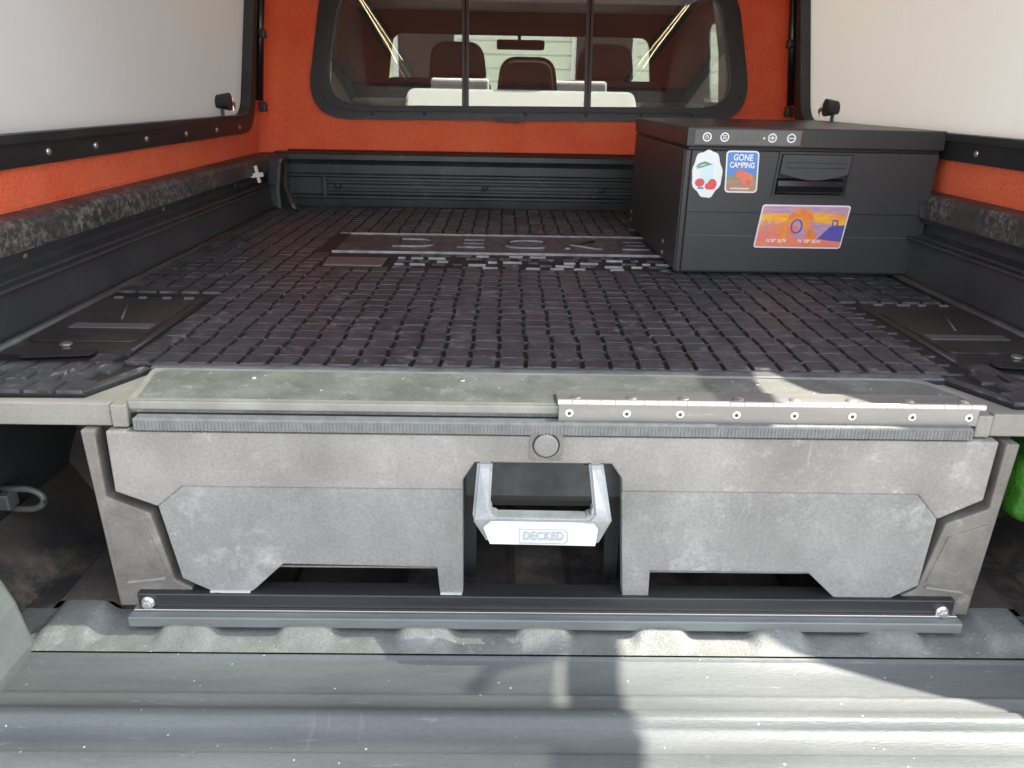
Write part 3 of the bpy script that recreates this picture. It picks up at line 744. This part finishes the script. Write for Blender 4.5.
# side posts
def post(s, sh):
    P = [(.585, -.036), (.578, -.296), (.549, -.296), (.5485, -.272), (.478, -.272), (.478, -.266), (.499, -.254), (.517, -.152), (.5685, -.129), (.5675, -.036)]
    P = [(s*a, b+sh) for a, b in P]
    p_ = prob('side_post', [P], XZ(FY+.002), 0, .03, 'post_plastic', sto, 'scuffed grey plastic side post', bev=.0022)
    I = [(s*a, b+sh) for a, b in [(.5745, -.150), (.524, -.170), (.508, -.245), (.571, -.245)]]
    prob('inset_panel', [rpoly(I, .006, 4)], XZ(FY+.002), -.0012, .002, 'post_plastic', p_, bev=.001)
    prob('ridge', [[(s*.509, -.2465+sh), (s*.560, -.2535+sh), (s*.560, -.2565+sh), (s*.509, -.2495+sh)]], XZ(FY), -.003, .002, 'deck_edge', p_)
    box('post_wall', (min(s*.553, s*.592), .883, -.30), (max(s*.553, s*.592), 2.3, -.036), 'dark_plastic', p_, bev=0)
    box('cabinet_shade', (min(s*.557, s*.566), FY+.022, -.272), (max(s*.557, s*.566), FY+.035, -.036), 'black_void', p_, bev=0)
post(-1, 0); post(1, -.004)
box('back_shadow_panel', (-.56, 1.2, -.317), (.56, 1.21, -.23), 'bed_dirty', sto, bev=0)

# front rail
rail = box('front_rail', (-.548, .842, -.2895), (.550, .872, -.2690), 'alu_dark', sto, bev=.0015, label='black aluminium rail across the foot of the drawer')
box('rail_lip', (-.552, .836, -.2925), (.553, .870, -.2895), 'steel', rail, bev=.0006)
box('rail_foot', (-.556, .824, -.3085), (.556, .870, -.2930), 'alu_grey', rail, bev=.0015)
for x, z in ((-.534, -.2815), (.534, -.2855)):
    b_ = disc('rail_bolt', (x, .842, z), .0085, .003, 'bolt_steel', rail, n=20)
    disc('bolt_head', (x, .839, z), .0062, .006, 'bolt_steel', rail, n=6, dome=.0005)

# deck top
deck = prob('deck_panel', [[(-.80, .868), (-.527, .868), (-.53, .985), (.53, .985), (.533, .868), (.80, .868), (.80, 2.59), (-.80, 2.59)]], XY(-.022), 0, .012, 'wing_plastic', sto, 'flat grey plastic deck panel', bev=.002)
for s in (-1, 1):
    o = prob('wing_edge', [[(s*.80, .862), (s*.549, .862), (s*.549, .874), (s*.80, .874)]], XY(-.034), 0, .0305, 'wing_plastic', sto, 'pale plastic front edge of the side deck', bev=.002)
    prob('corner_block', [[(s*.547, .858), (s*.527, .858), (s*.529, .90), (s*.547, .90)]], XY(-.034), 0, .0295, 'wing_plastic', sto, bev=.002)
# sloped front ledge
def ledge():
    Pl = rpoly([(-.529, .868), (.529, .868), (.548, .905), (.515, .986), (-.548, .990), (-.533, .90)], [.002, .002, .02, .03, .02, .002], 5)
    l_ = prob('front_ledge', [Pl], XY(-.018), 0, .0145, 'deck_plastic', sto, 'worn greenish grey ledge along the front of the deck', bev=.0015)
    inn = [(a*.985, .928+(b-.928)*.86) for a, b in Pl]
    o = prob('ledge_rim', [Pl, inn], XY(-.0036), 0, .0022, 'deck_edge', l_)
    box('ledge_edge', (-.527, .864, -.0115), (.527, .868, -.0015), 'deck_edge', l_, bev=.001)
    for x in (-.40, -.12, .28):
        disc('rivet', (x, .955, -.0036), .004, .002, 'bolt_steel', l_, axis='Z', n=10)
ledge()
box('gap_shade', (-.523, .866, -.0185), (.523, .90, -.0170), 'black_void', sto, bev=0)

# piano hinge
def hinge():
    x0, x1 = .003, .526
    top = box('piano_hinge', (x0, .8665, -.0002), (x1, .910, .0024), 'hinge_steel', sto, bev=.0006, label='long steel piano hinge screwed to the right half of the ledge')
    lf = box('hinged_leaf', (x0+.001, .8565, -.0180), (x1, .8592, .0050), 'hinge_steel', top, bev=.0006, label='folded down leaf of the hinge')
    n = 30; L = (x1-x0+.008)/n
    bm = bmesh.new(); tube(bm, [(0, 0, 0), (L*.965, 0, 0)], .0040, 12); bmesh.ops.recalc_face_normals(bm, faces=bm.faces); me = bpy.data.meshes.new('knuckle'); bm.to_mesh(me); bm.free(); me.materials.append(M['hinge_bright'])
    for i in range(n):
        o = bpy.data.objects.new('knuckle', me); COL.objects.link(o); o.parent = top; o.location = (x0+i*L, .8605, .0058)
    for i, x in enumerate((.017, .088, .154, .224, .296, .368, .443, .514)):
        disc('screw', (x, .8565, -.0065), .0052, .0012, 'bolt_steel', top, n=16)
        disc('screw_socket', (x, .8553, -.0065), .0024, .0003, 'screw_dark', top, n=8)
        if i < 7 or True: disc('screw', (x+.010, .886, .0024), .0070, .0016, 'bolt_steel', top, axis='Z', n=16, dome=.0008)
hinge()

# side trays
def trays(s):
    y1 = 1.37 if s < 0 else 1.40
    t_ = prob('side_tray', [[(s*.608, 1.045), (s*.80, 1.045), (s*.80, y1), (s*.608, y1)]], XY(-.010), 0, .006, 'tray_plastic', sto, 'smooth dark side tray cover', bev=.001)
    lid = prob('tray_lid', [rpoly([(s*.625, 1.10), (s*.79, 1.10), (s*.79, 1.345), (s*.625, 1.345)], .02, 4)], XY(-.004), 0, .0025, 'tray_plastic', t_, bev=.0012)
    prob('lid_step', [[(s*.63, 1.165), (s*.76, 1.165), (s*.76, 1.190), (s*.63, 1.190)]], XY(-.0015), 0, .0018, 'rubber_glint', t_, bev=.0006)
    tubeob('tray_bead', [(s*.612, 1.06, -.004), (s*.612, y1, -.004)], .003, 'tray_plastic', t_, n=6)
    tubeob('tray_bead', [(s*.800, 1.00, -.002), (s*.803, 2.55, -.002)], .008, 'tray_plastic', t_, n=6)
    tubeob('lid_scuff', [(s*.70, 1.22, -.001), (s*.735, 1.32, -.001)], .0016, 'rubber_glint', t_, n=5)
    for j in range(1):
        y = 1.352 if s < 0 else 1.378
        for i in range(4):
            if random.random() < .9:
                x = .635+.042*i+(.018 if j % 2 else 0)+random.uniform(-.003, .003); w_ = random.uniform(.014, .024)
                bm = bmesh.new(); addbox(bm, (min(s*x, s*(x+w_)), y, -.0035), (max(s*x, s*(x+w_)), y+.007, .0012), .001, 1)
                bmobj('raised_bar', bm, 'rubber_glint', t_)
    disc('tray_stud', (s*.72, 1.085, -.003), .009, .003, 'bolt_steel', t_, axis='Z', n=12)
    # finger slot
    prob('finger_slot', [rpoly([(s*.655, 1.03), (s*.75, 1.015), (s*.75, 1.035), (s*.70, 1.05), (s*.655, 1.055)], .006, 4)], XY(-.001), 0, .0025, 'black_void', t_)
trays(-1); trays(1)

# ================================================================== rubber mat
mt = empty('rubber_mat', 'black rubber mat with rows of raised hexagonal pads covering the deck', 'rubber mat', loc=(0, 0, 0))
base = [(-.80, .889), (-.595, .893), (-.551, .984), (.551, .980), (.595, .893), (.80, .889), (.80, 1.042), (.604, 1.042), (.604, 1.403), (.80, 1.403), (.80, 2.58), (-.80, 2.58), (-.80, 1.373), (-.604, 1.373), (-.604, 1.042), (-.80, 1.042)]
prob('mat_base', [base], XY(-.010), 0, .0055, 'rubber_base', mt, bev=.001)
prob('mat_border', [[(-.551, .984), (.551, .980), (.553, .999), (-.553, 1.003)]], XY(-.0045), 0, .0035, 'border_rubber', mt, bev=.001)
for s in (-1, 1): prob('mat_border', [[(s*.595, .893), (s*.551, .983), (s*.563, .992), (s*.604, .905)]], XY(-.0045), 0, .0035, 'rubber', mt, bev=.001)
CW, RH = .0404, .0396
def padmesh(sk, w_=CW-.0062, h_=RH-.0030):
    bm = bmesh.new(); k = sk*.0011
    pts = [(-w_/2-k, -h_/2), (w_/2-k, -h_/2), (w_/2+k, h_/2), (-w_/2+k, h_/2)]
    lo_ = [bm.verts.new((a, b, 0)) for a, b in pts]; hi = [bm.verts.new((a*.965, b*.975, .0046)) for a, b in pts]
    bm.faces.new(hi)
    for i in range(4): bm.faces.new((lo_[i], lo_[(i+1) % 4], hi[(i+1) % 4], hi[i]))
    bmesh.ops.recalc_face_normals(bm, faces=bm.faces)
    for f in bm.faces: f.material_index = 1 if f.normal.y < -.5 else 0  # fronts facing the opening get the painted glint colour
    me = bpy.data.meshes.new('pad'); bm.to_mesh(me); bm.free(); me.materials.append(M['rubber']); me.materials.append(M['rubber_glint_dim']); return me
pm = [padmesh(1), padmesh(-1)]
BOX = (-.49, 1.80, .60, 2.07)       # lettering plate area
slots = []
for j in range(40):
    y = 1.024+RH*j
    if y > 2.56: break
    for i in range(-22, 23):
        x = -.0112+CW*(i)+(.0011 if (j//2) % 2 else -.0011)
        lim = .592 if y < (1.39 if x < 0 else 1.42) else .785
        if abs(x) > lim: continue
        if BOX[0] < x+.02 and x-.02 < BOX[2] and BOX[1] < y+.02 and y-.02 < BOX[3]: continue
        if -.49 < x < .60 and 1.63 < y < 1.80: continue
        if .31 < x < .84 and 1.66 < y < 2.2: continue
        slots.append((x, y, j))
for s in (-1, 1):
    for j in range(4):
        y = .912+.036*j
        for i in range(5):
            x = s*(.622+.0404*i+(.018 if j % 2 else 0)-.01)
            if abs(x) > .79 or (y < .99 and abs(x) < .60): continue
            if .64 < abs(x) < .765 and 1.0 < y < 1.07: continue
            slots.append((x, y, j))
cam = Vector((-.0675, 0, .36))
slots.sort(key=lambda q: (Vector((q[0], q[1], 0))-cam).length)
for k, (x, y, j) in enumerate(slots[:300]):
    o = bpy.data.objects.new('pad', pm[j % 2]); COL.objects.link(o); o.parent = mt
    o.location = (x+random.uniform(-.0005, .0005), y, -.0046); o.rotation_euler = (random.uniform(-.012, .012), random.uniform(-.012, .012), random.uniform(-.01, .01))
bm = bmesh.new()
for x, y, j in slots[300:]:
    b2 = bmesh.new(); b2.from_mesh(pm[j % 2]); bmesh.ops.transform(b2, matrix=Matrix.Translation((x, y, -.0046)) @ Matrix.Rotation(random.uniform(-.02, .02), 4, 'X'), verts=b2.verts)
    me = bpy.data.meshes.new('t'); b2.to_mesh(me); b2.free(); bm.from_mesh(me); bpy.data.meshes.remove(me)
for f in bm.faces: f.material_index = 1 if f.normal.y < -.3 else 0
o = bmobj('far_pads', bm, 'rubber', mt); o.data.materials.append(M['rubber_glint_dim']); o['kind'] = 'stuff'
bm = bmesh.new()
for j in range(-1, 15):
    addbox(bm, (-.592, 1.024+RH*(j+.5)-.0013, -.0046), (.592, 1.024+RH*(j+.5)+.0013, -.0016))
o = bmobj('row_ribs', bm, 'rubber_glint_dim', mt); o['kind'] = 'stuff'
# lettering plate
PB = [(-.475, 1.815), (.60, 1.815), (.60, 2.06), (-.48, 2.06)]
prob('lettering_plate', [PB], XY(-.0045), 0, .002, 'rubber', mt, bev=.0006)
for y in (1.812, 2.058): box('plate_border', (-.478, y, -.0045), (.60, y+.004, .0014), 'rubber_glint_bright', mt, bev=.0004)
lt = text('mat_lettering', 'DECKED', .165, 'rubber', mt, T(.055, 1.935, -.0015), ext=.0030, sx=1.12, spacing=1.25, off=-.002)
lt.data.materials.append(M['rubber_glint_bright'])
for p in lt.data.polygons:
    if p.normal.y < -.6: p.material_index = 1  # letter fronts painted pale as glints
# smaller raised row in front of the plate (illegible broken dashes) + tag
prob('mat_tag', [[(-.465, 1.66), (-.335, 1.66), (-.335, 1.745), (-.470, 1.745)]], XY(-.0045), 0, .0045, 'rubber_glint', mt, bev=.001)
for i in range(-1, 2):
    pass
for j, y in enumerate((1.648, 1.678, 1.71, 1.745, 1.775)):
    x = -.31
    while x < .56:
        w_ = random.uniform(.016, .045)
        if random.random() < .72 and not (x > .29 and y > 1.63):
            bm = bmesh.new(); addbox(bm, (x, y, -.0045), (x+w_, y+.007, .0010), .001, 1)
            bmobj('raised_dash', bm, 'rubber' if random.random() < .5 else 'rubber_glint_bright', mt)
        x += w_+random.uniform(.008, .022)

# ================================================================== fridge
fr = empty('portable_fridge', 'black box fridge with stickers and a recessed latch standing on the mat', 'portable fridge', loc=(.573, 1.625, 0))
def F(o): o.matrix_parent_inverse = Matrix.Translation((-.573, -1.625, 0)); return o
X0, X1, Y0, Y1 = .309, .838, 1.625, 2.275
body = F(box('fridge_body', (X0, Y0+.006, .001), (X1, Y1, .259), 'fridge_black', fr, bev=.003))
lid = F(box('lid', (X0-.002, Y0-.004, .264), (X1+.003, Y1+.002, .303), 'fridge_lid', fr, bev=.003))
F(box('lid_gap', (X0+.004, Y0+.002, .259), (X1-.004, Y1-.004, .264), 'fridge_seam', fr, bev=0))
F(box('front_panel', (X0+.012, Y0-.001, .006), (X1-.003, Y0+.0055, .257), 'fridge_black', fr, bev=.0015))
F(box('corner_post', (X0, Y0, .004), (X0+.009, Y0+.006, .257), 'fridge_lid', fr, bev=.001))
def sheet(name, z, h, m): F(box(name, (X0+.013, Y0-.0016, z-h), (X1-.004, Y0-.0008, z+h), m, fr, bev=0))
sheet('panel_seam', .1325, .0009, 'fridge_seam'); sheet('panel_crease', .0835, .0006, 'fridge_line')
# control panel
cp = F(prob('control_panel', [rrect(.322, .2695, .545, .2985, .002)], XZ(Y0-.004), -.0015, 0, 'panel_gloss', fr))
for i, x in enumerate((.347, .383, .481, .520)):
    z = .284; y = Y0-.0056
    F(ring_flat('button_ring', (x, y, z), .0066, .0092, 'white_print', fr))
    if i == 0:
        F(box('power_mark', (x-.0009, y-.0006, z), (x+.0009, y, z+.0048), 'white_print', fr, bev=0))
        F(ring_flat('power_mark', (x, y, z), .0026, .0038, 'white_print', fr, n=14))
    if i == 1:
        for a in range(3): F(box('set_mark', (x-.0038, y-.0006, z-.0036+a*.003), (x+.0038, y, z-.0022+a*.003), 'white_print', fr, bev=0))
    if i == 2:
        F(box('plus_mark', (x-.0048, y-.0006, z-.001), (x+.0048, y, z+.001), 'white_print', fr, bev=0)); F(box('plus_mark', (x-.001, y-.0007, z-.0048), (x+.001, y-.0001, z+.0048), 'white_print', fr, bev=0))
    if i == 3:
        F(box('minus_mark', (x-.0048, y-.0006, z-.001), (x+.0048, y, z+.001), 'white_print', fr, bev=0))
F(prob('display_window', [rrect(.408, .276, .456, .292, .002)], XZ(Y0-.0056), -.0004, 0, 'fridge_line', fr))
F(disc('indicator_light', (.464, Y0-.0056, .283), .0022, .0005, 'white_print', fr, n=10))
# latch recess
F(prob('latch_recess', [[(.498, .170), (.648, .170), (.653, .2545), (.505, .2545)]], XZ(Y0-.0015), -.0006, 0, 'fridge_seam', fr))
F(prob('latch_frame', [[(.495, .167), (.651, .167), (.656, .2575), (.502, .2575)], [(.499, .171), (.647, .171), (.652, .2535), (.506, .2535)]], XZ(Y0-.0015), -.004, 0, 'fridge_lid', fr))
arc = [(.508, .252), (.650, .252), (.6465, .214)] + [(.6465-(.1385)*i/10, .214-.0125*math.sin(math.pi*i/10)) for i in range(1, 10)] + [(.5045, .214)]
F(prob('latch_flap', [arc], XZ(Y0-.002), -.009, 0, 'latch_grey', fr, bev=.0012))
bm = bmesh.new(); prf = [(0, .205), (-.010, .200), (-.0125, .190), (-.010, .178), (-.003, .172), (0, .172)]
rows = [[bm.verts.new((x, Y0-.002+a, b)) for a, b in prf] for x in (.503, .640)]
for i in range(len(prf)-1): bm.faces.new((rows[0][i], rows[0][i+1], rows[1][i+1], rows[1][i]))
for r_ in rows: bm.faces.new(r_)
F(bmobj('latch_scoop', bm, 'latch_gloss', fr, None, False))
for z in (.236, .226): F(box('latch_ridge', (.516, Y0-.0118, z), (.642, Y0-.0110, z+.001), 'fridge_seam', fr, bev=0))
# screws on the left side
for y, z in ((1.778, .042), (1.778, .016), (2.275-.02, .042), (2.255, .020)):
    F(disc('side_screw', (X0, y, z), .0052, .0015, 'bolt_steel', fr, axis='x', n=12))
F(box('side_flange', (X0-.0015, Y0+.010, .003), (X0+.001, Y0+.014, .257), 'fridge_line', fr, bev=0))
# --- sticker: white cut-out
pts = []
for k in range(44):
    a = 2*math.pi*k/44; rx, rz = .0315, .0480
    q = 1+.035*math.sin(9*a)+.03*math.cos(5*a+1)
    pts.append((.3555+rx*q*math.cos(a)-.002*math.sin(a), .2105+rz*q*math.sin(a)))
sy = Y0-.0016
s1 = F(prob('sticker', [pts], XZ(sy), -.0008, 0, 'sticker_white', fr, 'white scalloped cut-out sticker with a drink and red fruit'))
def flat(name, pts, m, par, d): 
    o = prob(name, [pts], XZ(sy-.0008-d), -.0003, 0, m, None); o.parent = par; return o
flat('cup_print', [(.342, .190), (.367, .190), (.368, .232), (.343, .228)], 'sticker_cyan', s1, .0000)
flat('leaf_print', rpoly([(.330, .222), (.345, .230), (.366, .229), (.350, .236), (.335, .231)], .003, 4), 'sticker_leaf', s1, .0004)
flat('leaf_print', rpoly([(.332, .220), (.352, .226), (.366, .232), (.352, .229), (.336, .225)], .003, 4), 'sticker_leaf', s1, .0004)
for cx, cz, rx, rz in ((.342, .193, .010, .0085), (.368, .190, .0095, .011), (.362, .186, .009, .007)):
    flat('fruit_print', [(cx+rx*math.cos(a*.4488), cz+rz*math.sin(a*.4488)) for a in range(14)], 'sticker_red', s1, .0006+rx*.04)
flat('shade_print', [(.338, .180), (.352, .180), (.350, .184), (.340, .184)], 'sticker_blue', s1, .0002)
# --- sticker: GONE CAMPING
def sh(p): return [(a+(b-.216)*-.06, b) for a, b in p]
s2 = F(prob('sticker', [sh(rrect(.3935, .1735, .4620, .2580, .008))], XZ(sy), -.0008, 0, 'sticker_white', fr, 'white edged blue sticker reading GONE CAMPING'))
flat('sky_print', sh(rrect(.3965, .1765, .4590, .2550, .006)), 'sticker_blue', s2, 0)
flat('ground_print', sh(rpoly([(.3965, .1765), (.4590, .1765), (.4590, .205), (.3965, .205)], [.006, .006, 0, 0], 4)), 'sticker_brown', s2, .0003)
flat('field_print', sh([(.3965, .199), (.4590, .199), (.4590, .209), (.3965, .209)]), 'sticker_green', s2, .0006)
flat('mesa_print', sh([(.410, .206), (.418, .218), (.424, .221), (.434, .216), (.450, .211), (.452, .200), (.444, .190), (.430, .190), (.424, .204)]), 'sticker_orange', s2, .0009)
tm = lambda x, z, rot=0: T(x, sy-.0022, z) @ FACE @ Matrix.Rotation(rot, 4, 'Z')
for tx, x, z, sz, s_ in (('GONE', .4270, .2440, .0175, .82), ('CAMPING', .4265, .2290, .0155, .76)):
    o = text('sticker_lettering', tx, sz, 'white_print', None, tm(x, z, R(-1)), ext=.0002, off=.0005, sx=s_); o.parent = s2
for i in range(9):
    o = box('small_print', (.407+i*.0044, sy-.0022, .1808), (.410+i*.0044, sy-.0018, .1836), 'white_print', None, bev=0)
    if i == 4: o.scale = (1, 1, 1)
    o.parent = s2
# --- number plate style sticker (sunset arch)
def sk(p): return [(a+(b-.105)*.10, b) for a, b in p]
px0, px1, pz0, pz1 = .476, .664, .059, .1505
pl = F(prob('souvenir_plate', [sk(rrect(px0, pz0, px1, pz1, .006))], XZ(sy), -.0022, 0, 'plate_rim', fr, 'glossy sunset picture plate with a rock arch and white coordinates'))
def pf(name, pts, m, d):
    o = prob(name, [sk(pts)], XZ(sy-.0022-d), -.0003, 0, m, None); o.parent = pl; return o
pf('sky_print', rrect(px0+.003, pz0+.003, px1-.003, pz1-.003, .004), 'plate_violet', 0)
pf('glow_print', [(px0+.003, .108), (.52, .112), (.56, .118), (px1-.003, .108), (px1-.003, .128), (.60, .135), (.55, .131), (.51, .133), (px0+.003, .130)], 'plate_yellow', .0003)
pf('cloud_print', [(px0+.003, .082), (px0+.003, .106), (.52, .110), (.56, .106), (.56, .084)], 'plate_orange', .0004)
pf('night_print', [(.605, .075), (px1-.003, .072), (px1-.003, .110), (.63, .106)], 'plate_blue', .0004)
pf('desert_print', [(px0+.003, .0625), (.60, .0625), (px1-.003, .0625), (px1-.003, .074), (.62, .078), (.54, .082), (px0+.003, .082)], 'plate_orange', .0005)
A = []
outer = [(.528, .066), (.527, .085), (.530, .108), (.538, .127), (.548, .138), (.560, .143), (.575, .143), (.585, .134), (.592, .118), (.600, .098), (.606, .080), (.608, .066)]
inner = [(.585, .066), (.583, .082), (.576, .100), (.566, .118), (.556, .124), (.546, .119), (.541, .105), (.539, .090), (.541, .066)]
pf('arch_print', outer+inner, 'plate_arch', .0009)
for tx, x in (('M', .499), ('O', .5580), ('A', .590), ('B', .6400)):
    o = text('plate_lettering', tx, .046, 'plate_ink' if tx in 'OB' else 'plate_violet', None, T(x+.0*.1, sy-.0034, .104) @ FACE, ext=.0001, sx=.75, off=-.0006); o.parent = pl
for tx, x in (("N 38\u00b0 36.74'", .519), ("W 109\u00b0 33.43'", .590)):
    o = text('coordinates', tx, .0100, 'white_print', None, T(x, sy-.0038, .0745) @ FACE, ext=.0001, off=.00018, sx=.84); o.parent = pl

# ================================================================== small loose things
cl = empty('clamp', 'small white cross shaped clamp hanging at the far left bed corner', 'clamp', loc=(-.80, 2.33, .12)); cl.scale = (.8, .8, .8)
box('clamp_bar', (-.005, -.006, -.028), (.006, .006, .034), 'clamp_white', cl, bev=.002, mtx=Matrix.Rotation(R(-10), 4, 'Y'))
box('clamp_jaw', (-.025, -.008, -.008), (.022, .004, .008), 'clamp_white', cl, bev=.002, mtx=Matrix.Rotation(R(-8), 4, 'Y'))
box('clamp_screw', (-.036, -.004, -.004), (-.025, .004, .004), 'bolt_steel', cl, bev=.001)
# white bolt and hook near the corner
# green bag in the right hand side pocket
bm = bmesh.new(); addbox(bm, (.675, .94, -.21), (.79, 1.10, -.104), .02, 3)
bmesh.ops.subdivide_edges(bm, edges=bm.edges[:], cuts=2, use_grid_fill=True)
for v in bm.verts: v.co += Vector((math.sin(v.co.z*90+v.co.y*30)*.004, math.sin(v.co.x*70+v.co.z*60)*.004, math.sin(v.co.x*50)*.003))
o = bmobj('bag', bm, 'green_fabric', None, None, True); o['label'] = 'bright green crumpled fabric bag wedged right of the drawer'; o['category'] = 'bag'
